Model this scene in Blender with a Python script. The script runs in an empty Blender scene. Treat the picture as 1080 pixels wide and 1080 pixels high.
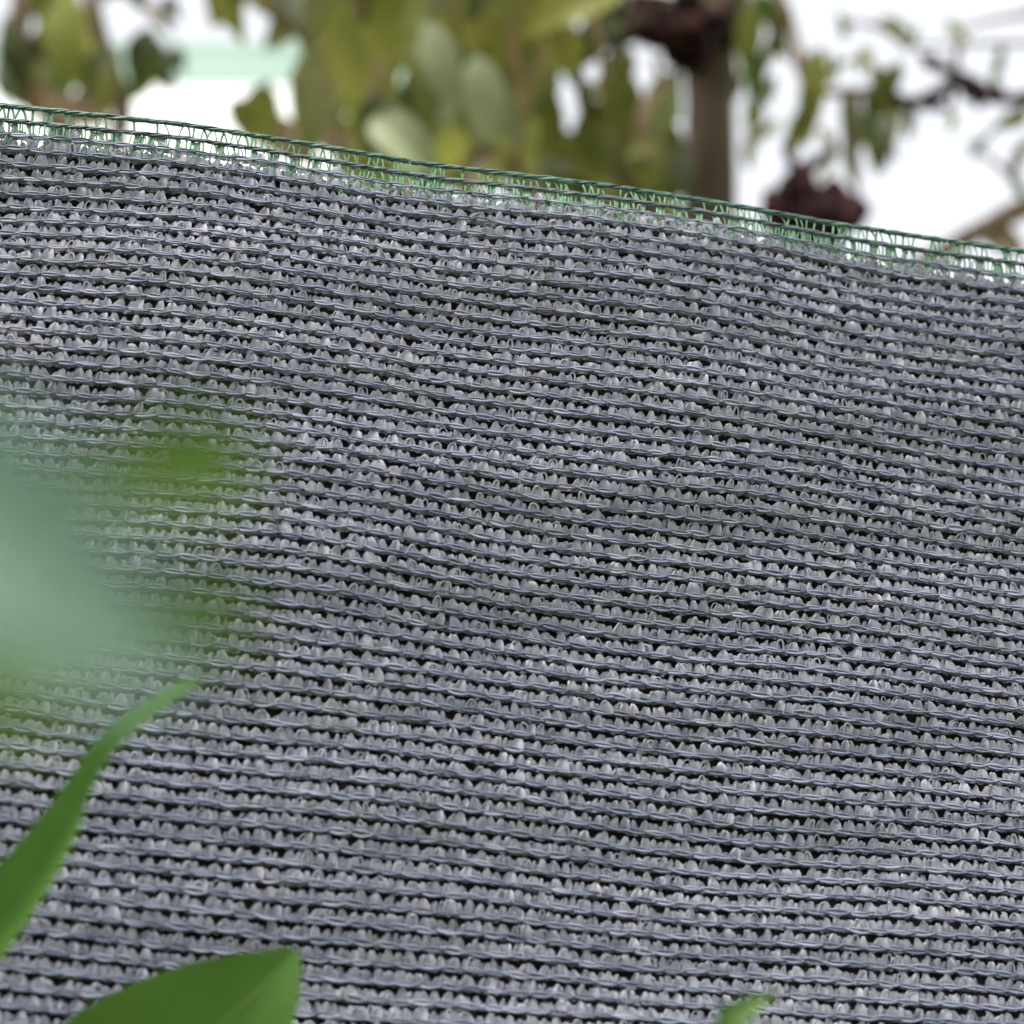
import bpy, math, random
import numpy as np
from mathutils import Vector, Matrix

random.seed(7)
rng = np.random.default_rng(11)
C = bpy.context.scene.collection
R = math.radians

# ------------------------------------------------------------------ camera
CAM_Z = 1.30
PITCH, YAW = R(28.0), R(14.9)          # camera looks up 28 deg; the net recedes to the right
FPX = 2700.0                           # focal length in 1080-pixel units
DIST = 0.55
cd = bpy.data.cameras.new('camera')
cam = bpy.data.objects.new('camera', cd)
C.objects.link(cam)
cam.location = (0, 0, CAM_Z)
cam.rotation_euler = (math.pi / 2 + PITCH, 0, 0)
cd.sensor_width = 36.0
cd.lens = 36.0 * FPX / 1080.0
cd.clip_start = 0.01
cd.clip_end = 2000
cd.dof.use_dof = True
cd.dof.focus_distance = DIST + 0.012
cd.dof.aperture_fstop = 15.0
cd.dof.aperture_blades = 0
bpy.context.scene.camera = cam

# ------------------------------------------------------------------ sky and sun
SUN_EL, SUN_AZ = R(62), R(200)         # high, a little behind the camera
w = bpy.data.worlds.new('World')
bpy.context.scene.world = w
w.use_nodes = True
nt = w.node_tree
nt.nodes.clear()
sky = nt.nodes.new('ShaderNodeTexSky')
sky.sky_type = 'NISHITA'
sky.sun_disc = False
sky.sun_elevation = SUN_EL
sky.sun_rotation = SUN_AZ
sky.dust_density = 4.0
sky.air_density = 1.0
hs = nt.nodes.new('ShaderNodeHueSaturation')     # overcast: a white cloud cover
hs.inputs['Saturation'].default_value = 0.16
bg = nt.nodes.new('ShaderNodeBackground')
bg.inputs['Strength'].default_value = 0.15
out = nt.nodes.new('ShaderNodeOutputWorld')
nt.links.new(sky.outputs[0], hs.inputs['Color'])
nt.links.new(hs.outputs[0], bg.inputs['Color'])
nt.links.new(bg.outputs[0], out.inputs['Surface'])

sd = bpy.data.lights.new('sun', 'SUN')
sd.energy = 1.2
sd.angle = R(14)
sd.color = (1.0, 0.95, 0.87)
so = bpy.data.objects.new('sun', sd)
C.objects.link(so)
dirv = Vector((math.sin(SUN_AZ) * math.cos(SUN_EL), math.cos(SUN_AZ) * math.cos(SUN_EL), math.sin(SUN_EL)))
so.rotation_euler = dirv.to_track_quat('Z', 'Y').to_euler()
so.location = (0, 0, 10)

sc = bpy.context.scene
sc.view_settings.view_transform = 'Standard'
sc.view_settings.look = 'None'
sc.view_settings.gamma = 1.0
sc.view_settings.exposure = 1.55
try:
    sc.cycles.use_denoising = True
    sc.cycles.max_bounces = 8
    sc.cycles.transparent_max_bounces = 4
except Exception:
    pass

# ------------------------------------------------------------------ helpers
CP, SP = math.cos(PITCH), math.sin(PITCH)


def at(px, py, d):
    """Point seen at 1080-pixel position (px, py) at axial distance d from the lens."""
    x = (px - 540.0) / FPX * d
    y = (540.0 - py) / FPX * d
    return Vector((x, d * CP - y * SP, CAM_Z + d * SP + y * CP))


def mesh_object(name, verts, faces, mats, parent=None, smooth=True, mat_idx=None, attr=None):
    verts = np.asarray(verts, dtype=np.float32)
    me = bpy.data.meshes.new(name)
    if isinstance(faces, np.ndarray):
        n, k = faces.shape
        me.vertices.add(len(verts))
        me.vertices.foreach_set('co', verts.ravel())
        me.loops.add(n * k)
        me.loops.foreach_set('vertex_index', faces.astype(np.int32).ravel())
        me.polygons.add(n)
        me.polygons.foreach_set('loop_start', (np.arange(n) * k).astype(np.int32))
        me.polygons.foreach_set('loop_total', np.full(n, k, dtype=np.int32))
        me.update(calc_edges=True)
    else:
        me.from_pydata([tuple(v) for v in verts], [], faces)
        n = len(faces)
    if smooth:
        me.polygons.foreach_set('use_smooth', np.ones(len(me.polygons), dtype=bool))
    if not isinstance(mats, (list, tuple)):
        mats = [mats]
    for m in mats:
        me.materials.append(m)
    if mat_idx is not None:
        me.polygons.foreach_set('material_index', np.asarray(mat_idx, dtype=np.int32))
    if attr is not None:
        at_ = me.attributes.new('tone', 'FLOAT', 'POINT')
        at_.data.foreach_set('value', np.asarray(attr, dtype=np.float32))
    me.validate()
    me.update()
    o = bpy.data.objects.new(name, me)
    C.objects.link(o)
    if parent is not None:
        o.parent = parent
        o.matrix_parent_inverse = parent.matrix_world.inverted()
    return o


def tag(o, label, cat, group=None, kind=None):
    if label:
        o['label'] = label
    if cat:
        o['category'] = cat
    if group:
        o['group'] = group
    if kind:
        o['kind'] = kind
    return o


def thing(name, loc, label, cat, group=None):
    o = bpy.data.objects.new(name, None)
    o.empty_display_size = 0.05
    C.objects.link(o)
    o.location = loc
    bpy.context.view_layer.update()
    return tag(o, label, cat, group)


def tubes(paths, ra, rb, sides=6, wdir=(0, 0, 1.0), caps=False):
    """paths (N,P,3) -> quads of N tubes with elliptic section (ra across, rb along wdir)."""
    paths = np.asarray(paths, dtype=np.float64)
    N, P, _ = paths.shape
    T = np.gradient(paths, axis=1)
    T /= np.linalg.norm(T, axis=2, keepdims=True) + 1e-12
    W = np.broadcast_to(np.asarray(wdir, dtype=np.float64), T.shape)
    S = np.cross(W, T)
    S /= np.linalg.norm(S, axis=2, keepdims=True) + 1e-12
    B = np.cross(T, S)
    ra = np.broadcast_to(np.asarray(ra, dtype=np.float64), (N, P))
    rb = np.broadcast_to(np.asarray(rb, dtype=np.float64), (N, P))
    a = np.arange(sides) / sides * 2 * np.pi
    V = (paths[:, :, None, :] + S[:, :, None, :] * (ra[:, :, None] * np.cos(a))[..., None]
         + B[:, :, None, :] * (rb[:, :, None] * np.sin(a))[..., None])
    idx = np.arange(N * P * sides).reshape(N, P, sides)
    q = np.stack([idx[:, :-1, :], np.roll(idx, -1, 2)[:, :-1, :], np.roll(idx, -1, 2)[:, 1:, :], idx[:, 1:, :]], -1)
    return V.reshape(-1, 3), q.reshape(-1, 4)


def sheets(V):
    """V (N,A,B,3) grids -> verts, quads."""
    N, A, B, _ = V.shape
    idx = np.arange(N * A * B).reshape(N, A, B)
    q = np.stack([idx[:, :-1, :-1], idx[:, :-1, 1:], idx[:, 1:, 1:], idx[:, 1:, :-1]], -1)
    return V.reshape(-1, 3), q.reshape(-1, 4)


def join(parts):
    vs, fs, o = [], [], 0
    for v, f in parts:
        vs.append(v)
        fs.append(f + o)
        o += len(v)
    return np.concatenate(vs), np.concatenate(fs)


# ------------------------------------------------------------------ materials
def material(name, col, rough=0.5, var=None, scale=40.0, bump=0.0, bscale=200.0, transl=0.0,
             tone=None, spec=0.5, tcol=None, detail=3.0, stretch=None):
    m = bpy.data.materials.new(name)
    m.use_nodes = True
    n = m.node_tree
    b = n.nodes['Principled BSDF']
    b.inputs['Roughness'].default_value = rough
    b.inputs['Specular IOR Level'].default_value = spec
    co = n.nodes.new('ShaderNodeTexCoord')
    src = co.outputs['Object']
    if stretch:
        mp = n.nodes.new('ShaderNodeMapping')
        mp.inputs['Scale'].default_value = stretch
        n.links.new(src, mp.inputs['Vector'])
        src = mp.outputs[0]
    csock = None
    if var is not None:
        nz = n.nodes.new('ShaderNodeTexNoise')
        nz.inputs['Scale'].default_value = scale
        nz.inputs['Detail'].default_value = detail
        n.links.new(src, nz.inputs['Vector'])
        rp = n.nodes.new('ShaderNodeValToRGB')
        rp.color_ramp.elements[0].position = 0.34
        rp.color_ramp.elements[1].position = 0.66
        rp.color_ramp.elements[0].color = (*col, 1)
        rp.color_ramp.elements[1].color = (*var, 1)
        n.links.new(nz.outputs['Fac'], rp.inputs['Fac'])
        csock = rp.outputs[0]
    if tone is not None:                       # per-strand tone of the yarn itself
        a = n.nodes.new('ShaderNodeAttribute')
        a.attribute_name = 'tone'
        rp2 = n.nodes.new('ShaderNodeValToRGB')
        els = rp2.color_ramp.elements
        els[0].color = (*tone[0], 1)
        els[1].color = (*tone[-1], 1)
        for i, t in enumerate(tone[1:-1]):
            e = els.new((i + 1) / (len(tone) - 1))
            e.color = (*t, 1)
        n.links.new(a.outputs['Fac'], rp2.inputs['Fac'])
        if csock is None:
            csock = rp2.outputs[0]
        else:
            mx = n.nodes.new('ShaderNodeMix')
            mx.data_type = 'RGBA'
            mx.blend_type = 'MULTIPLY'
            mx.inputs[0].default_value = 1.0
            n.links.new(rp2.outputs[0], mx.inputs[6])
            n.links.new(csock, mx.inputs[7])
            csock = mx.outputs[2]
    if csock is not None:
        n.links.new(csock, b.inputs['Base Color'])
    else:
        b.inputs['Base Color'].default_value = (*col, 1)
    if bump:
        nb = n.nodes.new('ShaderNodeTexNoise')
        nb.inputs['Scale'].default_value = bscale
        nb.inputs['Detail'].default_value = 4
        n.links.new(src, nb.inputs['Vector'])
        bp = n.nodes.new('ShaderNodeBump')
        bp.inputs['Strength'].default_value = bump
        bp.inputs['Distance'].default_value = 0.001
        n.links.new(nb.outputs['Fac'], bp.inputs['Height'])
        n.links.new(bp.outputs[0], b.inputs['Normal'])
    if transl:
        tr = n.nodes.new('ShaderNodeBsdfTranslucent')
        if tcol is None and csock is not None:
            n.links.new(csock, tr.inputs['Color'])
        else:
            tr.inputs['Color'].default_value = (*(tcol or col), 1)
        ms = n.nodes.new('ShaderNodeMixShader')
        ms.inputs[0].default_value = transl
        n.links.new(b.outputs[0], ms.inputs[1])
        n.links.new(tr.outputs[0], ms.inputs[2])
        n.links.new(ms.outputs[0], n.nodes['Material Output'].inputs['Surface'])
    return m


M_chain = material('slate_monofilament', (1, 1, 1), 0.5, spec=0.32,
                   tone=[(0.062, 0.074, 0.112), (0.115, 0.130, 0.178), (0.19, 0.205, 0.255)])
M_tape = material('grey_tape', (0.82, 0.82, 0.82), 0.55, var=(1, 1, 1), scale=900, spec=0.3,
                  tone=[(0.20, 0.205, 0.247), (0.28, 0.284, 0.335), (0.36, 0.358, 0.39)], transl=0.08)
M_gap_shade = material('gap_shade_black', (0.010, 0.009, 0.008), 0.8, var=(0.028, 0.022, 0.019), scale=500, spec=0.2)  # near-black colour stands in for shade in the knit gaps
M_cord = material('green_edge_cord', (1, 1, 1), 0.42, spec=0.5,
                  tone=[(0.014, 0.042, 0.034), (0.028, 0.082, 0.060), (0.065, 0.16, 0.11)])
M_fil = material('green_filament', (0.14, 0.36, 0.18), 0.4, var=(0.20, 0.43, 0.25), scale=300, transl=0.5, spec=0.5)

M_leaf_y = material('yellow_green_leaf', (0.24, 0.26, 0.045), 0.5, var=(0.34, 0.34, 0.075), scale=25, transl=0.5)
M_leaf_o = material('olive_leaf', (0.125, 0.14, 0.026), 0.5, var=(0.20, 0.21, 0.045), scale=25, transl=0.45)
M_leaf_d = material('dark_green_leaf', (0.045, 0.062, 0.016), 0.5, var=(0.085, 0.11, 0.026), scale=25, transl=0.3)
M_leaf_p = material('pale_grey_green_leaf', (0.19, 0.22, 0.105), 0.5, var=(0.26, 0.29, 0.15), scale=25, transl=0.35)
M_leaf_b = material('dry_brown_leaf', (0.25, 0.17, 0.10), 0.6, var=(0.34, 0.25, 0.16), scale=25, transl=0.3)
M_leaf_g = material('fresh_green_leaf', (0.10, 0.18, 0.035), 0.45, var=(0.15, 0.24, 0.06), scale=25, transl=0.45)
BG_MATS = [M_leaf_y, M_leaf_o, M_leaf_d, M_leaf_p, M_leaf_b, M_leaf_g]
M_bark = material('brown_bark', (0.085, 0.064, 0.044), 0.85, var=(0.17, 0.13, 0.09), scale=30, bump=0.8, bscale=90,
                  spec=0.2, stretch=(1, 1, 0.25))
M_twig = material('grey_brown_twig', (0.16, 0.115, 0.075), 0.8, var=(0.26, 0.19, 0.13), scale=40, bump=0.4, bscale=200, spec=0.2)
M_stalk = material('tan_leaf_stalk', (0.30, 0.22, 0.09), 0.6, var=(0.38, 0.27, 0.12), scale=40, transl=0.15)
M_red = material('dark_red_seed_husk', (0.012, 0.004, 0.004), 0.7, var=(0.055, 0.016, 0.014), scale=28, bump=0.6, bscale=120, spec=0.12)

M_fg = material('glossy_green_foliage', (0.052, 0.128, 0.017), 0.48, var=(0.075, 0.165, 0.024), scale=60, transl=0.3,
                bump=0.15, bscale=400, spec=0.3)
M_fg_near = material('pale_blue_green_foliage', (0.125, 0.22, 0.158), 0.35, var=(0.15, 0.25, 0.18), scale=60, transl=0.3, spec=0.6)
M_fg_soft = material('soft_green_leaf', (0.058, 0.115, 0.016), 0.7, var=(0.075, 0.14, 0.022), scale=60, transl=0.3, spec=0.1)
M_rib = material('pale_midrib', (0.10, 0.19, 0.045), 0.5, var=(0.13, 0.22, 0.06), scale=60)
M_fg_lime = material('lime_leaf', (0.055, 0.13, 0.010), 0.5, var=(0.075, 0.16, 0.016), scale=60, transl=0.4)
M_stem = material('green_stem', (0.09, 0.15, 0.04), 0.5, var=(0.14, 0.19, 0.06), scale=60)
M_wall = material('white_render_wall', (0.85, 0.85, 0.86), 0.8, var=(0.88, 0.88, 0.88), scale=3, bump=0.2, bscale=60)
M_mint = material('pale_mint_fascia', (0.25, 0.36, 0.305), 0.8, var=(0.28, 0.39, 0.335), scale=3)
M_ground = material('grassy_soil', (0.07, 0.06, 0.035), 0.95, var=(0.06, 0.09, 0.03), scale=3.0, bump=1.0, bscale=30, detail=8)

# ------------------------------------------------------------------ ground
gv = []
N_G = 60
gx = np.sign(np.linspace(-1, 1, N_G)) * np.abs(np.linspace(-1, 1, N_G)) ** 3 * 400
GX, GY = np.meshgrid(gx, gx + 1.0)
GZ = 0.02 * np.sin(GX * 1.3) * np.cos(GY * 1.1) * np.exp(-(GX ** 2 + GY ** 2) / 400)
v, f = sheets(np.stack([GX, GY, GZ - 0.02], -1)[None])
g = mesh_object('ground', v, f, M_ground)
g['kind'] = 'structure'

# ------------------------------------------------------------------ the shade net
NU = np.array([math.cos(YAW), math.sin(YAW), 0.0])      # along the rows, to the right
NV = np.array([0.0, 0.0, 1.0])                          # up
NW = np.array([math.sin(YAW), -math.cos(YAW), 0.0])     # towards the camera
NC = np.array(at(540, 540, DIST))


def net_uv(px, py):
    d = np.array(at(px, py, 1.0)) - np.array([0, 0, CAM_Z])
    o = np.array([0, 0, CAM_Z])
    t = ((NC - o) @ NW) / (d @ NW)
    q = o + d * t - NC
    return q @ NU, q[2]


SR, SS = 0.00365, 0.00450            # row pitch and stitch length (metres)
edge_px = [(-400, 50), (-200, 82), (0, 110.5), (100, 121.5), (200, 132.5), (300, 147.5), (360, 157), (440, 171.5), (540, 186.5),
           (640, 201), (760, 219), (880, 238.5), (980, 253), (1080, 267.5), (1250, 292), (1500, 328)]
EU, EV = np.array([net_uv(*p) for p in edge_px]).T
V_TOP = float(np.interp(0.0, EU, EV))


U0, U1 = -0.185, 0.1615              # closely modelled stretch of the net: 77 stitches wide, repeated to both sides
NROW = 76                             # and 74 rows high, repeated down to the ground
ncol = 77
TILE_U, TILE_R = ncol * SS, 74
KU, KR = 2 * math.pi / TILE_U, 2 * math.pi / TILE_R
sel_ = (EU > -0.13) & (EU < 0.13)
EU = np.concatenate([[U0], EU[sel_], [U0 + TILE_U]])
EV = np.concatenate([[V_TOP], EV[sel_], [V_TOP]])


def surf(u, r, wv):
    """u metres along the row, r rows below the top edge, wv metres out of the cloth -> world points."""
    uw = (u - U0) % TILE_U + U0
    e = np.interp(uw, EU, EV) - V_TOP
    fade = np.exp(-np.maximum(r, 0) / 22.0)
    lr = 1.0 / (1.0 + np.exp(-(r - 2) * 2.0))
    wob = (0.00010 * np.sin(u * KU * 5 + r * KR * 5) + 0.00007 * np.sin(u * KU * 11 - r * KR * 9 + 1.3)
           + 0.00016 * np.sin(u * KU * 3 + r * KR * 3 + 4.0)) * lr
    vv = V_TOP - r * SR + e * fade + wob
    ww = wv + (0.0022 * np.sin(u * KU + r * KR + 0.6) + 0.0012 * np.sin(u * KU * 3 - r * KR)
               + 0.0005 * np.sin(u * KU * 2 + r * KR * 4) + 0.0003 * np.sin(r * KR * 11 + u * KU)) * np.minimum(1, np.abs(r) / 6 + 0.35)
    return NC + np.multiply.outer(u, NU) + np.multiply.outer(vv, NV) + np.multiply.outer(ww, NW)


def to_world(vl):
    return surf(vl[:, 0], vl[:, 1], vl[:, 2])


net = thing('shade_net', tuple(np.array([NC[0], NC[1], 0.0])),
            'grey knitted shade net with thin green top edge, hung in a slanting line', 'shade net')

# --- local space for building: x = u (m), y = -(row) in metres of row pitch, z = out
def fin(vl):
    return to_world(np.stack([vl[:, 0], -vl[:, 1] / SR, vl[:, 2]], -1))


def rows_grid(k0, k1, jit=0.05):
    kk = np.arange(k0, k1)
    off = rng.uniform(0, 1, len(kk)) * 0.55 + np.where(kk % 2, 0.0, 0.15)
    uu = U0 + (np.arange(ncol)[None, :] + off[:, None] + rng.normal(0, jit, (len(kk), ncol))) * SS
    yy = -np.repeat(kk[:, None], ncol, 1) * SR
    return uu, yy, off


def chain_rows(k0, k1, fat=1.0, spread=1.0, depth=0.0):
    uu, yy, off = rows_grid(k0, k1)
    n = uu.size
    cx, cy = uu.ravel(), yy.ravel() + rng.normal(0, 0.022, n) * SR
    s = np.linspace(0, 1, 9)
    parts, tones = [], []
    base_t = np.clip(rng.normal(0.5, 0.22, n), 0, 1)
    for which in (0, 1):
        L = SS * rng.uniform(1.18, 1.38, n)
        x = cx[:, None] + (s[None, :] - 0.5) * L[:, None]
        arc = np.sin(np.pi * s)[None, :]
        if which == 0:   # lower strand, sagging in a scallop
            y = cy[:, None] - arc * SR * (0.20 * spread + rng.normal(0, 0.03, n))[:, None] + (0.5 - s)[None, :] * SR * (0.14 + rng.normal(0, 0.07, n))[:, None]
            z = 0.00095 + 0.00055 * arc + (s - 0.5)[None, :] * 0.0007
        else:            # upper strand
            y = cy[:, None] + arc * SR * (0.07 * spread + rng.normal(0, 0.03, n))[:, None] + (0.5 - s)[None, :] * SR * (0.18 + rng.normal(0, 0.08, n))[:, None]
            z = 0.00070 + 0.00035 * arc + (s - 0.5)[None, :] * 0.0006
        z = z + rng.normal(0, 0.00010, n)[:, None] + depth
        prof = np.clip(np.sin(np.pi * (0.08 + 0.84 * s)), 0.25, 1)[None, :]
        ra = SR * 0.080 * fat * rng.uniform(0.6, 1.3, n)[:, None] * prof
        rb = SR * 0.062 * fat * np.ones((n, 9))
        v_, f_ = tubes(np.stack([x, y, np.broadcast_to(z, x.shape)], -1), ra, rb, 6)
        parts.append((v_, f_))
        tones.append(np.repeat(np.clip(base_t + rng.normal(0, 0.12, n) + (0.05 if which == 0 else -0.05), 0, 1), 54))
    v_, f_ = join(parts)
    return v_, f_, np.concatenate(tones)


v_, f_, t_ = chain_rows(2, NROW)
chain = mesh_object('chain_stitching', fin(v_), f_, M_chain, net, attr=t_)


def blades(k0, k1, keep=1.0, hscale=1.0):
    """folded tape points standing up from each chain row: a broad and a narrow one per stitch."""
    parts, tones = [], []
    uu, yy, off = rows_grid(k0, k1, 0.07)
    A, B = 8, 7
    t = np.linspace(0, 1, A)
    c = np.linspace(-1, 1, B)
    rowtone = np.repeat(rng.normal(0, 0.07, (uu.shape[0], 1)), ncol, 1).ravel()
    # slow patches of lighter and darker tape tone
    px_, py_ = uu.ravel(), yy.ravel()
    patch = 0.04 * np.sin(px_ * 60 + py_ * 160 + 1) + 0.03 * np.sin(px_ * 140 - py_ * 90) + 0.03 * np.sin(px_ * 31 + py_ * 330)
    for kind in (0, 1, 2, 3):
        n = uu.size
        sel = rng.uniform(0, 1, n) < (keep if kind < 2 else keep * 0.95)
        cx = px_[sel] + SS * ((0.0, 0.50, 0.25, 0.76)[kind] + rng.normal(0, 0.05, sel.sum()))
        cy = py_[sel]
        n = len(cx)
        h = SR * hscale * (rng.normal((0.84, 0.78, 0.67, 0.65)[kind], 0.06, n))
        hw = SS * rng.normal((0.30, 0.26, 0.26, 0.26)[kind], 0.035, n).clip(0.08, 0.5)
        lean = SS * rng.normal(0.02, 0.09, n)
        sharp = rng.uniform(0.15, 1.5, n)
        tw = rng.normal(0, 0.32, n)
        wid = (1 - t[None, :] ** 1.8) ** (0.50 + 0.30 * sharp[:, None]) * 0.96 + 0.04
        x = cx[:, None, None] + lean[:, None, None] * (t ** 1.2)[None, :, None] + hw[:, None, None] * wid[:, :, None] * c[None, None, :]
        y = cy[:, None, None] - 0.05 * SR + h[:, None, None] * t[None, :, None] + 0 * c[None, None, :]
        bulge = rng.uniform(0.0004, 0.0009, n)[:, None, None]
        z = -0.0001 + (0.0002, 0.1e-4, -0.0003, -0.0004)[kind] + bulge * np.sin(np.pi * np.clip(t * 0.66, 0, 1))[None, :, None] - 0.0009 * (np.clip(t - 0.84, 0, 1) / 0.16)[None, :, None] ** 1.6
        crease = rng.choice([-1.0, 1.0], n, p=[0.45, 0.55]) * rng.uniform(0.0003, 0.0010, n)
        z = z - crease[:, None, None] * np.abs(c)[None, None, :] ** 1.2 * wid[:, :, None]
        z = z + tw[:, None, None] * hw[:, None, None] * c[None, None, :] * wid[:, :, None] * 0.6
        z = z + rng.normal(0, 0.00020, (n, 1, B)) * (0.5 + 0.5 * t)[None, :, None]
        x = x + rng.normal(0, 0.00004, x.shape)
        v_, f_ = sheets(np.stack([x, y, z], -1))
        parts.append((v_, f_))
        tones.append(np.repeat(np.clip(0.5 + rng.normal(0, 0.2, n) + rowtone[sel] + patch[sel], 0, 1), A * B))
    # the flat run of the tape along the chain, between the points
    nk, m = uu.shape[0], ncol * 6
    xs = U0 + np.arange(m + 1) / 6 * SS
    ts = np.array([-0.10, 0.2, 0.40])
    X = np.broadcast_to(xs[None, None, :], (nk, 3, m + 1)) + 0
    Y = yy[:, :1, None] + (ts[None, :, None] + rng.normal(0, 0.05, (nk, 3, m + 1))) * SR * hscale
    Z = -0.00045 + rng.normal(0, 0.00022, (nk, 3, m + 1)) + 0 * X
    v_, f_ = sheets(np.stack([X, Y, Z], -1))
    parts.append((v_, f_))
    tones.append(np.clip(0.4 + rng.normal(0, 0.15, len(v_)), 0, 1))
    # thin looped tapes in front, some stitches only: an arch with a dark opening
    n = uu.size
    sel = rng.uniform(0, 1, n) < 0.48 * keep
    cx = px_[sel] + SS * rng.normal(0.05, 0.16, sel.sum())
    cy = py_[sel]
    n = len(cx)
    s = np.linspace(0, 1, 9)
    hw = SS * rng.uniform(0.12, 0.24, n)
    h = SR * hscale * rng.uniform(0.5, 0.74, n)
    ang = np.pi * (1 - s)
    x = cx[:, None] + hw[:, None] * np.sign(np.cos(ang)) * np.abs(np.cos(ang))[None, :] ** 0.8 + SS * rng.normal(0, 0.08, n)[:, None] * np.sin(ang)[None, :]
    y = cy[:, None] + h[:, None] * np.sin(ang)[None, :] ** 0.8
    z = 0.0002 + rng.uniform(0.0003, 0.0009, n)[:, None] * np.sin(ang)[None, :]
    v_, f_ = tubes(np.stack([x, y, z], -1), SR * rng.uniform(0.04, 0.085, n)[:, None], SR * 0.04, 5)
    parts.append((v_, f_))
    tones.append(np.repeat(np.clip(0.62 + rng.normal(0, 0.2, n), 0, 1), 45))
    v_, f_ = join(parts)
    return v_, f_, np.concatenate(tones)


v1, f1, t1 = blades(3, NROW + 1)
v2, f2, t2 = blades(2, 3, keep=0.05, hscale=1.0)
v_, f_ = join([(v1, f1), (v2, f2)])
tape = mesh_object('tape_filling', fin(v_), f_, M_tape, net, smooth=False, attr=np.concatenate([t1, t2]))

# added near-black wavy sheet behind the points: shade of the gaps put into colour
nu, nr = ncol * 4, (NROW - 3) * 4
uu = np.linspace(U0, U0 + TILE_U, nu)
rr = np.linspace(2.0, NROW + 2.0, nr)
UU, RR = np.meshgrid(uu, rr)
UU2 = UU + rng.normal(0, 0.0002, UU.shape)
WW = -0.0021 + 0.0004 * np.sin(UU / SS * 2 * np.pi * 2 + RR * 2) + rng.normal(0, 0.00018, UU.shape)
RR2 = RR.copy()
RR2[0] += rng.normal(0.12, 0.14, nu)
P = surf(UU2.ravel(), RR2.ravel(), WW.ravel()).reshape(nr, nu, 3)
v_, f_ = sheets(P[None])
back = mesh_object('gap_shade_sheet', v_, f_, M_gap_shade, net)

# selvage: thick twisted cords and thin green filaments
def cord_rows(k, fat, tone_mid, jit=0.04):
    parts, tones = [], []
    n = ncol
    s = np.linspace(0, 1, 11)
    cx = U0 + (np.arange(n) + rng.uniform(0, 1) + rng.normal(0, 0.05, n)) * SS
    for which in range(4):
        L = SS * rng.uniform(1.3, 1.9, n)
        x = cx[:, None] + (s[None, :] - 0.5) * L[:, None] + which * SS * 0.27
        ph = rng.normal(0, 0.3, n)[:, None] + which * 1.57
        amp = SR * 0.085 * fat
        y = -k * SR + amp * np.sin(s[None, :] * np.pi * 1.3 + ph) + rng.normal(0, 0.02, n)[:, None] * SR
        z = 0.0005 + amp * 0.8 * np.cos(s[None, :] * np.pi * 1.3 + ph)
        prof = np.clip(np.sin(np.pi * (0.1 + 0.8 * s)), 0.3, 1)[None, :]
        v_, f_ = tubes(np.stack([x, y, z], -1), SR * 0.085 * fat * prof * rng.uniform(0.8, 1.25, n)[:, None], SR * 0.07 * fat, 6)
        parts.append((v_, f_))
        tones.append(np.repeat(np.clip(tone_mid + rng.normal(0, 0.22, n), 0, 1), 66))
    v_, f_ = join(parts)
    return v_, f_, np.concatenate(tones)


v_, f_, t_ = cord_rows(0, 1.15, 0.55)
edge = mesh_object('edge_cord', fin(v_), f_, M_cord, net, attr=t_)
edge['label'] = 'thick twisted green cord along the top edge'
v_, f_, t_ = cord_rows(1, 1.05, 0.35)
M_cord2 = material('slate_green_cord', (1, 1, 1), 0.42, spec=0.5,
                   tone=[(0.025, 0.042, 0.045), (0.055, 0.088, 0.088), (0.12, 0.16, 0.17)])
edge2 = mesh_object('edge_cord', fin(v_), f_, M_cord2, net, attr=t_)

parts = []
s = np.linspace(0, 1, 8)
for gap, legs in ((0, 4), (1, 5), (2, 4), (3, 2)):
    for j in range(legs):
        n = ncol
        keep = rng.uniform(0, 1, n) < (0.74 if gap == 0 else 0.85 if gap == 1 else 0.55 if gap == 2 else 0.3)
        cx = (U0 + (np.arange(n) + 0.2 + rng.normal(0, 0.04, n)) * SS)[keep]
        n = len(cx)
        topx = (0.0, 0.06, 0.48, 0.54, 0.25)[j] if gap == 0 else (0.05, 0.2, 0.45, 0.6, 0.85)[j]
        botx = (-0.2, 0.26, 0.36, 0.72, 0.25)[j] if gap == 0 else (0.0, 0.26, 0.42, 0.66, 0.82)[j]
        xx = cx[:, None] + SS * ((topx + rng.normal(0, 0.05, n))[:, None] * (1 - s ** 0.7)[None, :] + (botx + rng.normal(0, 0.07, n))[:, None] * (s ** 0.7)[None, :])
        yy = -(gap + 0.02 + s[None, :] * 0.98) * SR + 0 * xx
        zz = 0.0001 + 0.0003 * np.sin(np.pi * s)[None, :] + rng.normal(0, 0.0002, n)[:, None] + 0 * xx
        v_, f_ = tubes(np.stack([xx, yy, zz], -1), SR * (rng.uniform(0.04, 0.085, n)[:, None]), SR * 0.035, 5)
        parts.append((v_, f_))
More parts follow.
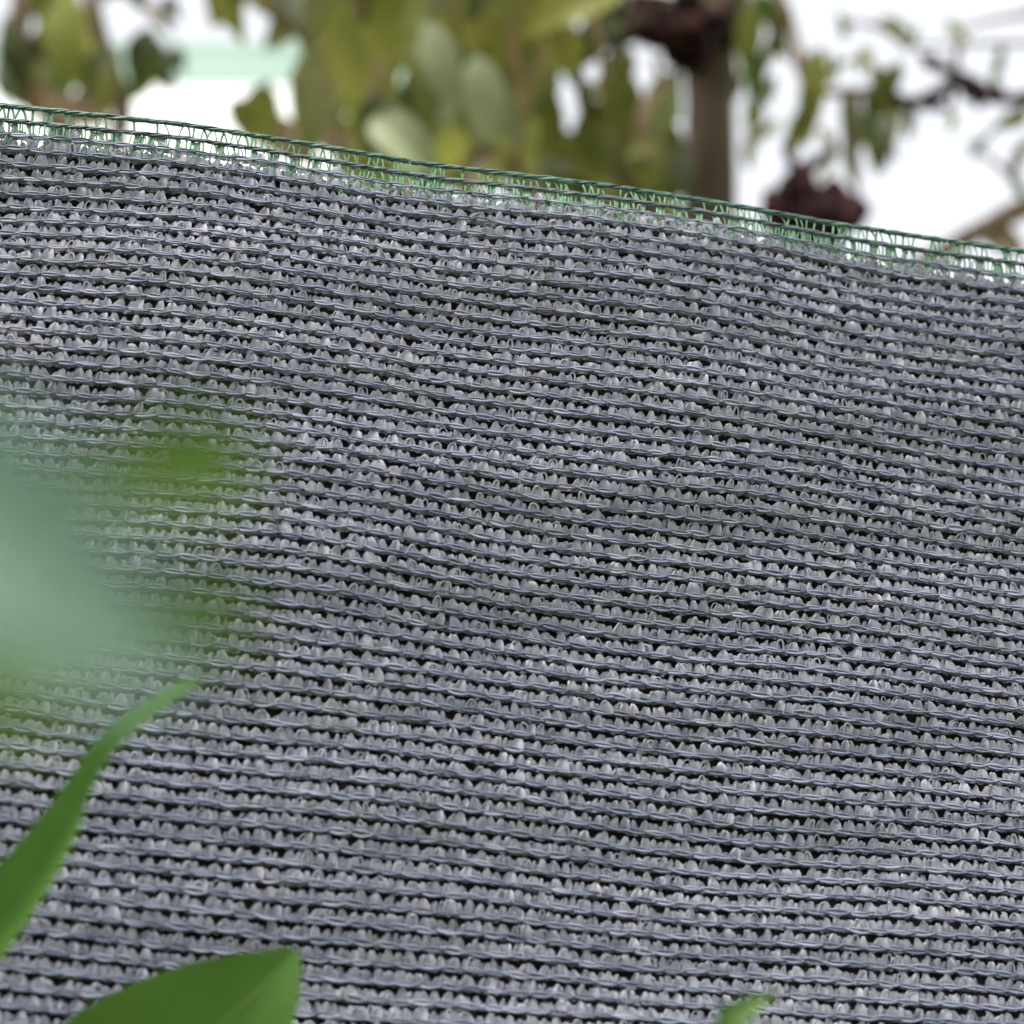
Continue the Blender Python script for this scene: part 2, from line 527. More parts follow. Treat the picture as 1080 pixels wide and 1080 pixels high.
# pale translucent tapes between the second and third cord
v_, f_ = join(parts)
fil = mesh_object('green_filament', fin(v_), f_, M_fil, net)
fil['label'] = 'thin green threads looping between the top cords'
parts = []
for gap, keepp, w0 in ((1, 0.85, 0.15), (1, 0.7, 0.12), (0, 0.16, 0.10), (2, 0.9, 0.16), (2, 0.8, 0.13)):
    n = ncol
    keep = rng.uniform(0, 1, n) < keepp
    cx = (U0 + (np.arange(n) + rng.uniform(0, 1) + rng.normal(0, 0.12, n)) * SS)[keep]
    n = len(cx)
    wv = SS * rng.uniform(0.6, 1.5, n) * w0
    xx = cx[:, None] + SS * rng.normal(0, 0.12, n)[:, None] * s[None, :]
    yy = -(gap + 0.05 + s[None, :] * 0.95) * SR + 0 * xx
    zz = -0.0003 + 0.0004 * np.sin(np.pi * s)[None, :] + 0 * xx
    v_, f_ = tubes(np.stack([xx, yy, zz], -1), wv[:, None] * (1 + 0.3 * np.cos(np.pi * 2 * s))[None, :], SR * 0.02, 6)
    parts.append((v_, f_))
M_ptape = material('pale_green_tape', (0.30, 0.46, 0.33), 0.4, var=(0.42, 0.50, 0.44), scale=300, transl=0.55)
v_, f_ = join(parts)
etape = mesh_object('edge_tape', fin(v_), f_, M_ptape, net)
# stray green thread ends deeper in the cloth
for i in range(26):
    cx = rng.uniform(-0.02, 0.12) if i < 14 else rng.uniform(U0, U1)
    ck = int(rng.integers(3, 12)) if i < 16 else int(rng.integers(3, 60))
    xx = cx + SS * rng.normal(0, 0.15) * s
    yy = -(ck - 0.12 - rng.uniform(0.3, 0.5) * s) * SR
    zz = 0.0005 + 0.0004 * np.sin(np.pi * s)
    v_, f_ = tubes(np.stack([xx, yy, zz], -1)[None], SR * rng.uniform(0.05, 0.08), SR * 0.04, 5)
    mesh_object('stray_thread', fin(v_), f_, M_fil, net)


# the same knit goes on to both sides and down to the ground
def repeat(o, iu, ir):
    c = o.copy()
    C.objects.link(c)
    c.parent = net
    off = NU * (iu * TILE_U) - NV * (ir * TILE_R * SR)
    c.matrix_parent_inverse = Matrix.Translation(Vector(off)) @ o.matrix_parent_inverse
    return c


n_down = int(math.ceil((NC[2] + V_TOP) / (TILE_R * SR)))
for iu in range(-2, 3):
    for ir in range(n_down):
        if (iu, ir) != (0, 0):
            for o in (chain, tape, back):
                repeat(o, iu, ir)
    if iu:
        for o in (edge, edge2, fil, etape):
            repeat(o, iu, 0)

# ------------------------------------------------------------------ leaves
CAMV = np.array([0, 0, CAM_Z])


def leaf_grid(mid, hw, normal, fold=0.35, nb=7, ripple=0.0, phase=0.0):
    mid = np.asarray(mid, float)
    T = np.gradient(mid, axis=0)
    T /= np.linalg.norm(T, axis=1, keepdims=True) + 1e-12
    N = np.asarray(normal, float)
    if N.ndim == 1:
        N = np.repeat(N[None], len(mid), 0)
    S = np.cross(T, N)
    S /= np.linalg.norm(S, axis=1, keepdims=True) + 1e-12
    N2 = np.cross(S, T)
    c = np.linspace(-1, 1, nb)
    hw = np.asarray(hw, float)
    s = np.linspace(0, 1, len(mid))
    up = np.abs(c)[None, :] * math.sin(fold) + ripple * np.sin(s[:, None] * 19 + c[None, :] * 2.5 + phase) * np.abs(c)[None, :]
    return mid[:, None, :] + S[:, None, :] * (hw[:, None] * c[None, :] * math.cos(fold))[..., None] + N2[:, None, :] * (hw[:, None] * up)[..., None]


def smooth_path(pts, n):
    pts = np.asarray(pts, float)
    k = len(pts)
    p = np.vstack([2 * pts[0] - pts[1], pts, 2 * pts[-1] - pts[-2]])
    t = np.linspace(0, k - 1 - 1e-9, n)
    i = t.astype(int)
    f = (t - i).reshape((-1,) + (1,) * (pts.ndim - 1))
    a, b, c_, d = p[i], p[i + 1], p[i + 2], p[i + 3]
    return 0.5 * (2 * b + (c_ - a) * f + (2 * a - 5 * b + 4 * c_ - d) * f ** 2 + (3 * b - a - 3 * c_ + d) * f ** 3)


def branch(name, pts, radii, mat, parent, sides=10, n=None, rough=0.06, straight=False):
    pts = np.array([list(p) for p in pts], float)
    n = n or 6 * len(pts)
    q = smooth_path(pts, n)
    if straight:
        tt = np.linspace(0, len(pts) - 1, n)
        q = np.stack([np.interp(tt, np.arange(len(pts)), pts[:, k]) for k in range(3)], -1)
    rad = np.interp(np.linspace(0, 1, n), np.linspace(0, 1, len(radii)), radii)
    rad = rad * (1 + rng.normal(0, rough, n))
    wd = np.array([0.31, -0.83, 0.12])
    v_, f_ = tubes(q[None], rad[None], rad[None], sides, wdir=wd)
    nn = len(v_)
    f_ = [tuple(x) for x in f_] + [tuple(range(sides))[::-1], tuple(range(nn - sides, nn))]
    return mesh_object(name, v_, f_, mat, parent)


def real_leaf(px, py, L, W, ang, d, tiltz=0.0, face=None, droop=0.12, n=9, fold=None, ripple=0.05):
    """leaf of L x W (in 1080-pixel lengths at distance d), tip pointing at ang (0 right, 90 down)."""
    ctr = np.array(at(px, py, d))
    sc_ = d / FPX
    ex = np.array([1.0, 0, 0])
    ey = np.array([0, -SP, CP])
    ez = np.array([0, CP, SP])
    a = R(ang)
    dr = ex * math.cos(a) - ey * math.sin(a) + ez * tiltz
    dr /= np.linalg.norm(dr)
    s = np.linspace(0, 1, n)
    nrm = -ez + (ex * rng.normal(0, 0.45) + ey * rng.normal(0, 0.45) if face is None else ex * face[0] + ey * face[1])
    nrm = nrm - dr * (nrm @ dr)
    nrm /= np.linalg.norm(nrm)
    Lr, Wr = L * sc_, W * sc_
    mid = ctr + np.multiply.outer((s - 0.5) * Lr, dr) - np.multiply.outer(Lr * droop * (2 * s - 1) ** 2, nrm)
    hw = 0.5 * Wr * (np.sin(np.pi * np.clip(s, 0, 1) ** 0.8) ** 0.85 * 0.97 + 0.02)
    return leaf_grid(mid, hw, nrm, rng.uniform(0.1, 0.5) if fold is None else fold, 7, ripple, rng.uniform(0, 6))


def crown(name, leaves, parent, mats=BG_MATS):
    """leaves: list of (grid, material index) -> one mesh"""
    vs, fs, mi, o = [], [], [], 0
    for gidx, m in leaves:
        v_, f_ = sheets(gidx[None])
        vs.append(v_)
        fs.append(f_ + o)
        mi += [m] * len(f_)
        o += len(v_)
    return mesh_object(name, np.concatenate(vs), np.concatenate(fs), mats, parent, mat_idx=mi)


# ------------------------------------------------------------------ pale building far behind
b0 = np.array(at(560, 70, 9.0))
bt = thing('pale_building', (b0[0] - 3, b0[1], 0),
           'pale building with a light green roof band, blurred beyond the leaves', 'building')
zt = at(300, 45, 9.0)[2]
zb = at(300, 98, 9.0)[2]


def box(name, lo, hi, m, parent):
    x0, y0, z0 = lo
    x1, y1, z1 = hi
    vs = [(x0, y0, z0), (x1, y0, z0), (x1, y1, z0), (x0, y1, z0), (x0, y0, z1), (x1, y0, z1), (x1, y1, z1), (x0, y1, z1)]
    fs = [(0, 3, 2, 1), (4, 5, 6, 7), (0, 1, 5, 4), (1, 2, 6, 5), (2, 3, 7, 6), (3, 0, 4, 7)]
    return mesh_object(name, vs, fs, m, parent, smooth=False)


bx0, bx1 = b0[0] - 5.5, b0[0] - 0.25
by = b0[1]
box('wall', (bx0, by, 0), (bx1, by + 4, zb), M_wall, bt)
box('roof_band', (bx0 - 0.003, by - 0.003, zb + 0.002), (bx1 + 0.003, by + 4.003, zt), M_mint, bt)
box('roof', (bx0 - 0.006, by - 0.006, zt + 0.002), (bx1 + 0.006, by + 4.006, zt + 0.03), M_mint, bt)

# ------------------------------------------------------------------ tree with the brown trunk (right of centre)
TD = 2.45
t_top = at(766, -260, TD + 0.12)
t_a = at(764, 0, TD)
t_b = at(750, 215, TD - 0.03)
t_foot = np.array([t_b[0] - 0.06, t_b[1] + 0.03, -0.02])
tree = thing('leafy_tree', tuple(t_foot), 'olive leaved tree with slim brown trunk, blurred above the middle of the net', 'tree')
sc1 = TD / FPX
branch('trunk', [t_foot, t_foot * 0.6 + np.array(t_b) * 0.4 + np.array([0.02, 0, 0]), t_b, t_a, t_top],
       [0.046, 0.036, 27 * sc1, 28 * sc1, 20 * sc1], M_bark, tree, 14, 60, 0.035)

L = []
Y, O, D, P_, B, G = range(6)
spec = [
    # centre mass, painted from what hangs there: x, y, length, width, direction, distance, kind
    (600, 8, 120, 70, 160, 2.0, Y), (545, 15, 140, 70, 120, 2.2, Y), (480, 5, 130, 70, 70, 2.1, Y), (420, 20, 150, 70, 100, 2.0, Y),
    (590, 50, 90, 55, 60, 2.2, Y), (440, 60, 120, 55, 75, 2.1, Y), (465, 70, 110, 45, 70, 1.9, P_),
    (375, 30, 170, 80, 110, 2.3, O), (340, 90, 160, 75, 100, 2.2, O), (355, 130, 150, 70, 60, 2.5, O), (390, 90, 150, 60, 95, 2.1, Y),
    (365, 60, 130, 50, 85, 2.0, Y), (310, 20, 90, 45, 140, 2.2, O), (290, 5, 80, 40, 20, 2.3, O), (335, 5, 110, 60, 80, 2.3, Y),
    (280, 125, 80, 55, 100, 2.4, O), (262, 130, 60, 40, 60, 2.3, O), (300, 150, 90, 50, 30, 2.5, B), (345, 145, 80, 40, 20, 2.3, B),
    (460, 120, 120, 75, 80, 2.2, D), (490, 135, 110, 65, 120, 2.3, O), (480, 60, 70, 40, 60, 2.3, D), (510, 105, 100, 48, 78, 1.9, P_),
    (530, 120, 80, 42, 60, 2.0, P_), (425, 150, 100, 55, 40, 1.9, P_), (455, 165, 90, 45, 20, 2.1, P_), (400, 130, 130, 60, 80, 2.6, O),
    (545, 60, 110, 60, 100, 2.5, O), (570, 90, 80, 45, 90, 2.4, P_), (525, 40, 120, 60, 60, 2.6, O), (505, 160, 90, 60, 100, 2.6, B),
    (540, 165, 70, 50, 60, 2.7, B), (495, 175, 90, 55, 150, 2.6, B), (575, 125, 80, 50, 70, 2.3, O), (555, 150, 70, 36, 90, 2.2, Y),
    (600, 165, 100, 55, 20, 2.5, O), (630, 150, 90, 55, 70, 2.3, O), (650, 180, 110, 60, 20, 2.4, O), (690, 190, 120, 60, 160, 2.5, D),
    (655, 115, 90, 50, 80, 2.3, O), (690, 130, 80, 45, 100, 2.2, B), (702, 118, 64, 34, 120, 2.1, G), (700, 160, 90, 50, 70, 2.4, O),
    (716, 180, 70, 36, 70, 2.3, D), (645, 80, 70, 40, 130, 2.4, O), (665, 150, 80, 45, 110, 2.6, B), (706, 95, 44, 28, 60, 2.3, O),
    (630, 40, 70, 45, 110, 2.3, D), (640, 15, 90, 50, 60, 2.4, D), (700, 110, 50, 30, 30, 2.3, P_), (620, 195, 110, 60, 10, 2.5, D),
    (560, 195, 90, 55, 40, 2.7, B), (400, 180, 140, 60, 20, 2.7, O), (620, 105, 46, 26, 75, 2.3, O), (605, 78, 36, 20, 75, 2.3, P_),
    # right of the trunk
    (790, 40, 90, 30, 95, 2.3, Y), (795, 85, 80, 26, 85, 2.3, G), (812, 15, 60, 24, 60, 2.3, G), (794, 122, 60, 20, 90, 2.6, O),
    (790, 160, 44, 16, 95, 2.6, O), (820, 50, 40, 20, 120, 2.4, Y),
]
for (px, py, l_, w_, a_, d_, k_) in spec:
    L.append((real_leaf(px, py, l_, w_, a_ + rng.normal(0, 6), d_, rng.normal(0, 0.3)), k_))
# the crown goes on above and behind: loose random leaves through its volume
for i in range(420):
    px, py, d_ = rng.uniform(230, 650), rng.uniform(-420, -10), rng.uniform(1.9, 3.0)
    L.append((real_leaf(px, py, rng.uniform(80, 150), rng.uniform(40, 70), rng.normal(90, 35), d_, rng.normal(0, 0.4), n=6), int(rng.choice([Y, O, D, P_, G], p=[.3, .4, .15, .08, .07]))))
for i in range(75):
    px, py, d_ = rng.uniform(350, 570), rng.uniform(-20, 200), rng.uniform(1.8, 3.1)
    L.append((real_leaf(px, py, rng.uniform(45, 90), rng.uniform(22, 42), rng.normal(90, 35), d_, rng.normal(0, 0.4), n=6), int(rng.choice([Y, O, D, P_], p=[.3, .4, .2, .1]))))
for i in range(85):
    px, py, d_ = rng.uniform(560, 770), rng.uniform(85, 330), rng.uniform(2.0, 3.1)
    if (560 < px < 655 and py < 165) or (px > 706 and d_ < 2.62):
        continue
    L.append((real_leaf(px, py, rng.uniform(40, 80), rng.uniform(20, 40), rng.normal(90, 40), d_, rng.normal(0, 0.4), n=6), int(rng.choice([O, D, B, Y], p=[.5, .25, .12, .13]))))
for i in range(260):
    px, py, d_ = rng.uniform(640, 1100), rng.uniform(-420, -60), rng.uniform(1.9, 3.0)
    L.append((real_leaf(px, py, rng.uniform(80, 140), rng.uniform(35, 60), rng.normal(90, 35), d_, rng.normal(0, 0.4), n=6), int(rng.choice([Y, O, D, G], p=[.35, .35, .15, .15]))))
crown('crown', L, tree)

# boughs and stalks of that tree
def px_pts(lst):
    return [at(*p) for p in lst]


branch('branch', px_pts([(766, -120, 2.5), (680, -150, 2.4), (560, -120, 2.3), (420, -100, 2.2), (300, -60, 2.2), (275, -5, 2.2), (300, 20, 2.2), (328, 46, 2.2)]),
       [0.014, 0.012, 0.010, 0.008, 0.005, 0.0045, 0.005, 0.004], M_twig, tree)
branch('branch', px_pts([(752, 250, 2.42), (700, 235, 2.4), (660, 195, 2.38), (640, 160, 2.36), (618, 125, 2.36), (610, 60, 2.36)]),
       [0.012, 0.010, 0.009, 0.008, 0.006, 0.003], M_twig, tree)
branch('stalk', px_pts([(532, -60, 2.1), (538, 30, 2.1), (548, 90, 2.1), (552, 125, 2.1), (545, 165, 2.12)]), [0.006, 0.0055, 0.005, 0.005, 0.003], M_stalk, tree)
branch('stalk', px_pts([(552, 10, 2.1), (572, 40, 2.1), (570, 70, 2.1), (556, 92, 2.1)]), [0.004, 0.004, 0.004, 0.003], M_stalk, tree)
for (x0, y0, x1, y1) in [(470, -40, 482, 95), (430, -30, 418, 70), (505, -30, 500, 60), (600, -40, 592, 60), (380, -30, 366, 60), (625, 20, 634, 110), (690, 60, 700, 150), (350, 40, 330, 130)]:
    branch('stalk', px_pts([(x0, y0, 2.05), ((x0 + x1) / 2 + 5, (y0 + y1) / 2, 2.05), (x1, y1, 2.06)]), [0.0035, 0.003, 0.002], M_stalk, tree)
branch('stalk', px_pts([(400, 60, 2.0), (398, 85, 2.0), (385, 110, 2.0)]), [0.004, 0.006, 0.003], M_stalk, tree)


def husks(name, ctr, n, rpx, d, parent, sx=1.0, sy=1.0, lab=None):
    """a bunch of lumpy seed husks"""
    vs, fs, o = [], [], 0
    for i in range(n):
        a, rr_ = rng.uniform(0, 6.28), rng.uniform(0, 1) ** 0.5
        c0 = np.array(at(ctr[0] + math.cos(a) * rr_ * rpx * sx, ctr[1] + math.sin(a) * rr_ * rpx * sy, d + rng.normal(0, 0.02)))
        rad = rng.uniform(0.30, 0.50) * rpx * d / FPX
        th = np.linspace(0, np.pi, 9)
        ph = np.linspace(0, 2 * np.pi, 13)
        TH, PH = np.meshgrid(th, ph, indexing='ij')
        rr2 = rad * (1 + 0.16 * np.sin(3 * PH + rng.uniform(0, 6)) * np.sin(TH) + 0.12 * np.sin(4 * TH + rng.uniform(0, 6)))
        st = rng.uniform(1.0, 1.7)
        V = np.stack([rr2 * np.sin(TH) * np.cos(PH), rr2 * np.sin(TH) * np.sin(PH), rr2 * np.cos(TH) * st], -1) + c0
        v_, f_ = sheets(V[None])
        vs.append(v_)
        fs.append(f_ + o)
        o += len(v_)
    ob = mesh_object(name, np.concatenate(vs), np.concatenate(fs), M_red, parent)
    return ob


# dark red bunch beside the trunk
husks('seed_cluster', (712, 22), 26, 34, 2.36, tree, 1.35, 0.75)
husks('seed_cluster', (725, 52), 14, 22, 2.38, tree, 1.0, 1.0)
husks('seed_cluster', (678, 28), 8, 18, 2.34, tree, 1.2, 0.7)
branch('branch', px_pts([(770, 20, 2.44), (735, 12, 2.4), (700, 10, 2.36), (660, 34, 2.34), (640, 70, 2.34)]), [0.013, 0.012, 0.010, 0.007, 0.004], M_bark, tree)

# ------------------------------------------------------------------ small tree behind the right of the net
RD = 2.3
r_foot = np.array([at(1300, 300, RD)[0], at(1300, 300, RD)[1], -0.02])
rt = thing('sparse_tree', tuple(r_foot), 'nearly bare tree with dark red husks and few hanging leaves, blurred at the upper right', 'tree')
rtop = at(1290, -250, RD + 0.2)
branch('trunk', [r_foot, at(1310, 400, RD), at(1300, 180, RD), rtop], [0.04, 0.034, 0.03, 0.02], M_bark, rt, 12, 40, 0.04)
branch('branch', px_pts([(1300, 160, RD), (1180, 190, RD), (1085, 218, RD), (1040, 240, RD), (1000, 262, RD), (930, 300, RD), (880, 320, 2.33)]),
       [0.014, 0.012, 0.0105, 0.010, 0.009, 0.008, 0.006], M_twig, rt)
branch('branch', px_pts([(1300, 60, RD), (1180, 48, RD), (1080, 46, RD), (1000, 47, RD), (950, 49, RD)]), [0.006, 0.0035, 0.0025, 0.002, 0.0012], M_twig, rt)
branch('branch', px_pts([(1295, 90, RD), (1180, 70, RD), (1090, 100, RD), (1050, 103, RD), (1018, 84, RD), (990, 98, RD), (962, 108, RD), (925, 92, RD)]),
       [0.010, 0.007, 0.005, 0.006, 0.007, 0.007, 0.006, 0.003], M_red, rt)
branch('branch', px_pts([(1018, 84, RD), (985, 66, RD), (968, 55, RD)]), [0.005, 0.006, 0.002], M_red, rt)
branch('branch', px_pts([(1295, 130, RD), (1180, 150, RD), (1090, 150, RD), (1072, 172, RD), (1068, 190, RD)]), [0.009, 0.007, 0.005, 0.006, 0.002], M_twig, rt)
branch('branch', px_pts([(925, 92, RD), (912, 108, RD), (935, 132, RD), (945, 170, RD)]), [0.002, 0.003, 0.0045, 0.002], M_stalk, rt)
husks('seed_cluster', (1035, 98), 12, 14, RD, rt, 1.7, 0.7)
husks('seed_cluster', (975, 110), 9, 12, RD, rt, 1.8, 0.7)
husks('seed_cluster', (983, 66), 5, 9, RD, rt, 1.3, 0.8)
# large dark husk just above the top edge
husks('seed_cluster', (858, 226), 46, 34, 2.2, rt, 1.3, 0.95)
husks('seed_cluster', (842, 200), 8, 17, 2.2, rt, 0.9, 1.1)
branch('branch', px_pts([(880, 320, 2.33), (868, 260, 2.25), (850, 196, 2.2), (850, 180, 2.2), (870, 164, 2.2), (884, 156, 2.2)]), [0.010, 0.011, 0.010, 0.008, 0.005, 0.002], M_red, rt)
branch('branch', px_pts([(800, -60, 2.4), (838, 40, 2.32), (856, 92, 2.28), (905, 96, 2.28), (925, 92, 2.3)]), [0.006, 0.005, 0.0045, 0.004, 0.003], M_twig, rt)
branch('branch', px_pts([(906, 96, 2.28), (898, 130, 2.28), (904, 175, 2.28), (902, 230, 2.28)]), [0.003, 0.003, 0.003, 0.002], M_twig, rt)
branch('branch', px_pts([(850, 190, 2.2), (834, 168, 2.2), (826, 150, 2.2)]), [0.008, 0.005, 0.002], M_red, rt)
for (px, py, l_, w_, a_, d_, m_) in [
    (857, 100, 112, 32, 98, 2.25, M_leaf_y), (850, 75, 60, 26, 80, 2.3, M_leaf_o), (936, 112, 100, 32, 70, 2.3, M_leaf_o), (931, 150, 70, 24, 95, 2.25, M_leaf_d),
    (941, 85, 44, 22, 110, 2.3, M_leaf_o), (902, 140, 80, 20, 96, 2.3, M_leaf_p), (897, 165, 70, 18, 85, 2.3, M_leaf_o), (945, 30, 44, 20, 30, 2.4, M_leaf_p),
    (838, 140, 60, 20, 110, 2.3, M_leaf_o), (1060, 255, 60, 34, 20, 2.3, M_leaf_b), (920, 155, 60, 18, 80, 2.3, M_leaf_o), (960, 130, 40, 16, 100, 2.3, M_leaf_o), (822, 40, 60, 20, 70, 2.3, M_leaf_o), (806, 62, 50, 18, 110, 2.3, M_leaf_g),
    (846, 128, 80, 20, 100, 2.25, M_leaf_o), (893, 118, 60, 16, 95, 2.3, M_leaf_o), (916, 125, 70, 18, 100, 2.3, M_leaf_g), (875, 150, 40, 14, 60, 2.2, M_leaf_b)]:
    v_, f_ = sheets(real_leaf(px, py, l_, w_, a_, d_, rng.normal(0, 0.2), face=(rng.normal(0, .2), rng.normal(0, .2)))[None])
    mesh_object('leaf', v_, f_, m_, rt)
for (x0, y0, x1, y1, x2, y2) in [(1100, 105, 1060, 125, 1030, 160), (1180, 20, 1090, 15, 1010, 30), (1010, 47, 1008, 80, 1000, 130), (830, -40, 815, 30, 800, 110),
                                 (1085, 218, 1060, 180, 1020, 150), (960, 52, 930, 30, 890, 22), (868, 92, 880, 70, 915, 60)]:
    branch('branch', px_pts([(x0, y0, RD), (x1, y1, RD), (x2, y2, RD)]), [0.0035, 0.003, 0.0014], M_twig, rt)
for k in range(15):
    px, py = [(800, 118), (812, 96), (806, 140), (826, 22), (880, 70), (912, 62), (890, 26), (1030, 156), (1004, 128), (1068, 128), (1052, 70), (1010, 34), (962, 40), (1076, 200), (872, 178)][k]
    v_, f_ = sheets(real_leaf(px, py, rng.uniform(26, 48), rng.uniform(12, 20), rng.normal(95, 25), RD + rng.normal(0, .05), rng.normal(0, 0.3))[None])
    mesh_object('leaf', v_, f_, [M_leaf_o, M_leaf_g, M_leaf_y][k % 3], rt)
L = []
for i in range(160):
    px, py, d_ = rng.uniform(1110, 1700), rng.uniform(-420, 150), rng.uniform(1.9, 2.8)
    L.append((real_leaf(px, py, rng.uniform(70, 120), rng.uniform(25, 40), rng.normal(90, 30), d_, rng.normal(0, 0.4), n=6), int(rng.choice([Y, O, D, G, B], p=[.3, .35, .1, .15, .1]))))
crown('crown', L, rt)

# ------------------------------------------------------------------ small tree behind the left of the net
LD = 2.7
l_foot = np.array([at(60, 200, LD)[0], at(60, 200, LD)[1], -0.02])
lt = thing('young_tree', tuple(l_foot), 'young tree of thin brown stems and fresh green leaves, blurred at the upper left', 'tree')
branch('trunk', [l_foot, l_foot + np.array([0.02, 0, 1.2]), at(70, 300, LD), at(24, 90, LD), at(22, 0, LD), at(30, -200, LD + .1)], [0.024, 0.02, 0.016, 0.012, 0.011, 0.006], M_twig, lt, 10, 50)
branch('branch', px_pts([(70, 300, LD), (128, 130, LD), (112, 60, LD), (97, 0, LD), (80, -150, LD)]), [0.013, 0.010, 0.0095, 0.009, 0.005], M_twig, lt)
branch('branch', px_pts([(128, 140, LD), (120, 100, LD), (95, 90, LD), (70, 130, LD)]), [0.007, 0.006, 0.008, 0.006], M_twig, lt)
L = []
for (px, py, l_, w_, a_, k_) in [
    (70, 40, 110, 60, 80, Y), (60, 20, 80, 50, 100, G), (85, 60, 80, 50, 60, Y), (45, 55, 70, 40, 110, D), (15, 60, 80, 34, 80, D), (8, 80, 60, 34, 100, D),
    (150, 62, 70, 40, 100, D), (172, 70, 60, 40, 70, D), (145, 85, 60, 34, 120, G), (185, 62, 36, 26, 60, D), (100, 75, 60, 30, 110, D), (110, 100, 70, 26, 95, O),
    (55, 110, 60, 36, 30, B), (80, 118, 80, 34, 20, B), (95, 112, 50, 30, 60, D), (15, 95, 40, 26, 80, G), (40, 88, 60, 30, 90, O), (180, 8, 36, 20, 60, D),
    (120, 75, 60, 36, 80, G), (66, 80, 70, 40, 95, G), (5, 45, 60, 28, 100, O), (168, 20, 50, 14, 50, B), (48, 5, 60, 40, 60, O)]:
    L.append((real_leaf(px, py, l_, w_, a_, LD + rng.normal(0, .12), rng.normal(0, 0.3)), k_))
for i in range(260):
    px, py, d_ = rng.uniform(-520, 180), rng.uniform(-420, -30) , rng.uniform(2.3, 3.2)
    L.append((real_leaf(px, py, rng.uniform(60, 110), rng.uniform(35, 55), rng.normal(90, 40), d_, rng.normal(0, 0.4), n=6), int(rng.choice([G, O, D, Y], p=[.4, .3, .2, .1]))))
for i in range(80):
    px, py, d_ = rng.uniform(-520, -30), rng.uniform(-30, 130) , rng.uniform(2.3, 3.2)
    L.append((real_leaf(px, py, rng.uniform(60, 110), rng.uniform(35, 55), rng.normal(90, 40), d_, rng.normal(0, 0.4), n=6), int(rng.choice([G, O, D, Y], p=[.4, .3, .2, .1]))))
crown('crown', L, lt)

# ------------------------------------------------------------------ plants in front of the net
EX = np.array([1.0, 0, 0]); EY = np.array([0, -SP, CP]); EZ = np.array([0, CP, SP])


def fg_leaf(pts, half, normal, mat, parent, fold=0.4, ripple=0.02, n=22, nb=9):
    """pts: (px, py, distance) along the midrib; half: half widths in 1080-pixel lengths."""
    q = smooth_path(np.array([list(at(*p)) for p in pts]), n)
    d_ = np.interp(np.linspace(0, 1, n), np.linspace(0, 1, len(pts)), [p[2] for p in pts])
    hw = smooth_path(np.array(half, float)[:, None], n)[:, 0].clip(0.3) * d_ / FPX
    n0 = np.array(normal[:3], float)
    n1 = np.array(normal[3:] if len(normal) > 3 else normal, float)
    tt = (np.linspace(0, 1, n) ** 1.5)[:, None]
    nn = n0 * (1 - tt) + n1 * tt
    nr = nn[:, :1] * EX + nn[:, 1:2] * EY - nn[:, 2:] * EZ
    nr /= np.linalg.norm(nr, axis=1, keepdims=True)
    v_, f_ = sheets(leaf_grid(q, hw, nr, fold, nb, ripple, rng.uniform(0, 6))[None])
    lo = mesh_object('leaf', v_, f_, mat, parent)
    rr_ = 1.6 * d_ / FPX * np.linspace(1, 0.25, n)
    v_, f_ = tubes((q + nr * 0.3 * rr_[:, None])[None], rr_[None], rr_[None], 6, wdir=nr[0])
    mesh_object('midrib', v_, f_, M_rib, lo)
    return lo


# the sharper plant, lower left
F = 0.40
s_base = np.array(at(-60, 1130, F))
fp = thing('broadleaf_plant', (s_base[0] - 0.01, s_base[1] - 0.02, -0.02),
           'green plant with one long upright leaf and one broad leaf, at the lower left corner', 'plant')
branch('stem', [(s_base[0] - 0.01, s_base[1] - 0.02, -0.02), (s_base[0] - 0.02, s_base[1], 0.7), s_base, at(-75, 1010, F)], [0.005, 0.004, 0.0028, 0.002], M_stem, fp, 8, straight=True)
lf = fg_leaf([(-85, 1062, .40), (-20, 998, .395), (44, 920, .385), (86, 853, .378), (112, 804, .37), (142, 772, .362), (178, 746, .355), (212, 721, .35)],
        [8, 44, 40, 32, 27, 25, 22, 9], (-0.5, 0.0, 0.75, -0.35, 1.0, 0.42), M_fg, fp, 0.45)
lf['label'] = 'long narrow leaf rising to a pale tip'
lf = fg_leaf([(-75, 1240, .40), (30, 1208, .405), (130, 1152, .41), (230, 1082, .412), (281, 1036, .414), (312, 1002, .416)],
        [5, 62, 100, 80, 44, 7], (0.12, 0.12, 0.95), M_fg, fp, 0.2)
lf['label'] = 'broad leaf with a lime coloured tip'
branch('stem', [s_base, at(-90, 1220, F), at(-60, 1300, F)], [0.0022, 0.002, 0.002], M_stem, fp, 8, straight=True)
fg_leaf([(-75, 1200, .40), (0, 1240, .40), (80, 1260, .41), (150, 1300, .41)], [5, 40, 36, 2], (0.1, 0.6, 0.75), M_fg, fp, 0.35)

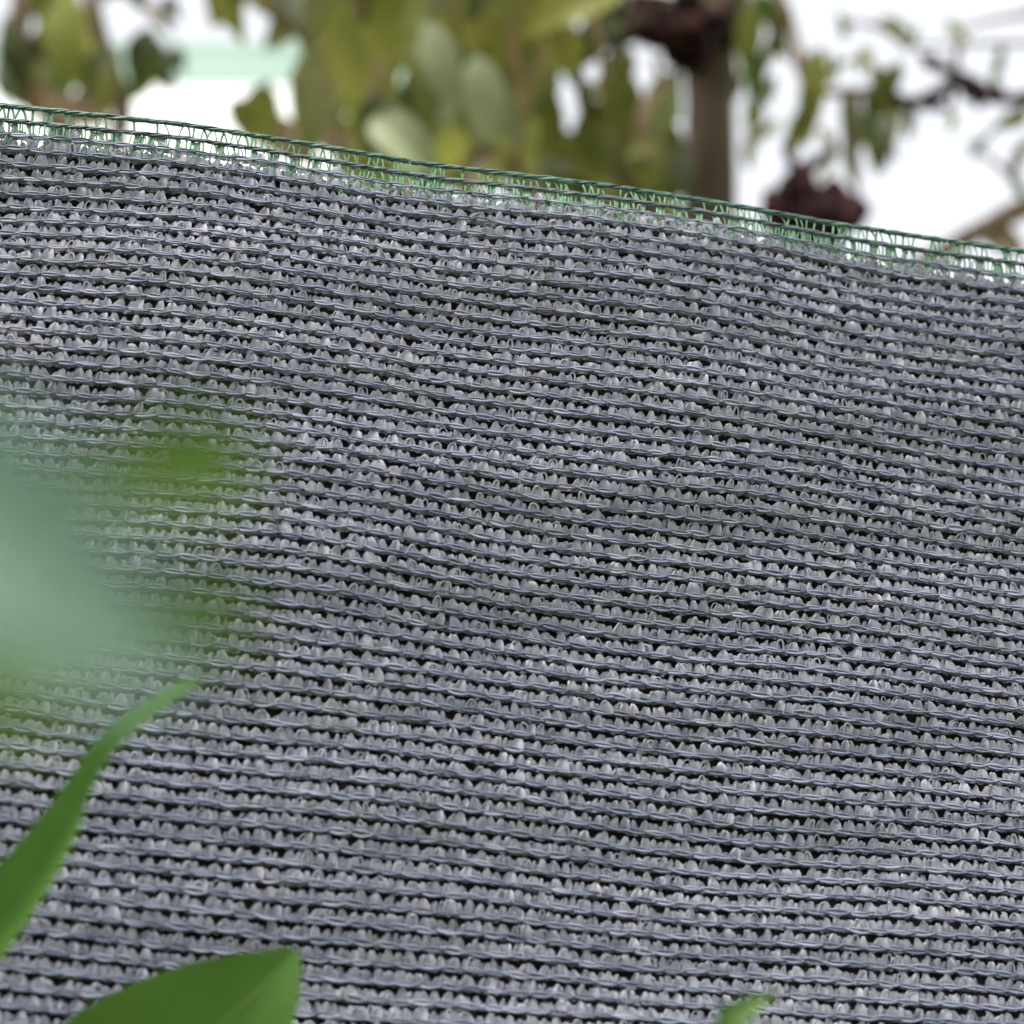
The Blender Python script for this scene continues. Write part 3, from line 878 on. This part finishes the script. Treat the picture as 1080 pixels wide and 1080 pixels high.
# tip of a shoot at the bottom edge
FS = 0.35
s2 = np.array(at(745, 1180, FS))
sp = thing('green_shoot', (s2[0], s2[1] - 0.02, -0.02), 'tip of a small green shoot at the bottom edge, right of centre', 'plant')
branch('stem', [(s2[0], s2[1] - 0.02, -0.02), (s2[0], s2[1] - 0.01, 0.7), s2, at(752, 1110, FS)], [0.004, 0.003, 0.0016, 0.0008], M_stem, sp, 8, straight=True)
fg_leaf([(752, 1110, FS), (768, 1080, FS), (790, 1063, FS), (818, 1046, FS)], [3, 15, 12, 1], (0.2, 0.6, 0.75), M_fg_lime, sp, 0.3)
fg_leaf([(748, 1140, FS), (720, 1120, FS), (700, 1110, FS), (685, 1112, FS)], [3, 13, 12, 1], (-0.2, 0.6, 0.75), M_fg_lime, sp, 0.3)

# the plant close to the lens, left edge: soft out of focus leaves
NDD = 0.098
s3 = np.array(at(-190, 760, NDD))
npn = thing('near_plant', (s3[0] - 0.01, s3[1] - 0.01, -0.02), 'pale blue green leaves nearest the lens, strongly blurred at the left edge', 'plant')
branch('stem', [(s3[0] - 0.01, s3[1] - 0.01, -0.02), (s3[0] - 0.02, s3[1], 0.8), (s3[0] - .006, s3[1], 1.2), s3, at(-200, 560, NDD)], [0.004, 0.0035, 0.002, 0.0015, 0.001], M_stem, npn, 8, straight=True)
lf = fg_leaf([(-210, 465, NDD), (-110, 495, NDD), (8, 580, NDD), (108, 666, NDD), (192, 738, NDD)], [8, 108, 114, 76, 3], (-0.1, 0.45, 0.85), M_fg_near, npn, 0.3)
fg_leaf([(-190, 700, NDD - .004), (-90, 725, NDD - .004), (20, 735, NDD - .004), (110, 735, NDD - .004)], [5, 46, 42, 3], (0.1, 0.3, 0.85), M_fg_soft, npn, 0.3)
fg_leaf([(-60, 500, .118), (60, 500, .118), (150, 494, .118), (220, 488, .118), (286, 486, .118)], [2, 12, 44, 62, 3], (0.1, 0.2, 0.9), M_fg_soft, npn, 0.3)
fg_leaf([(-40, 640, .118), (80, 650, .118), (160, 656, .118), (225, 650, .118), (282, 652, .118)], [2, 8, 36, 46, 2], (0.1, 0.2, 0.9), M_fg_soft, npn, 0.3)
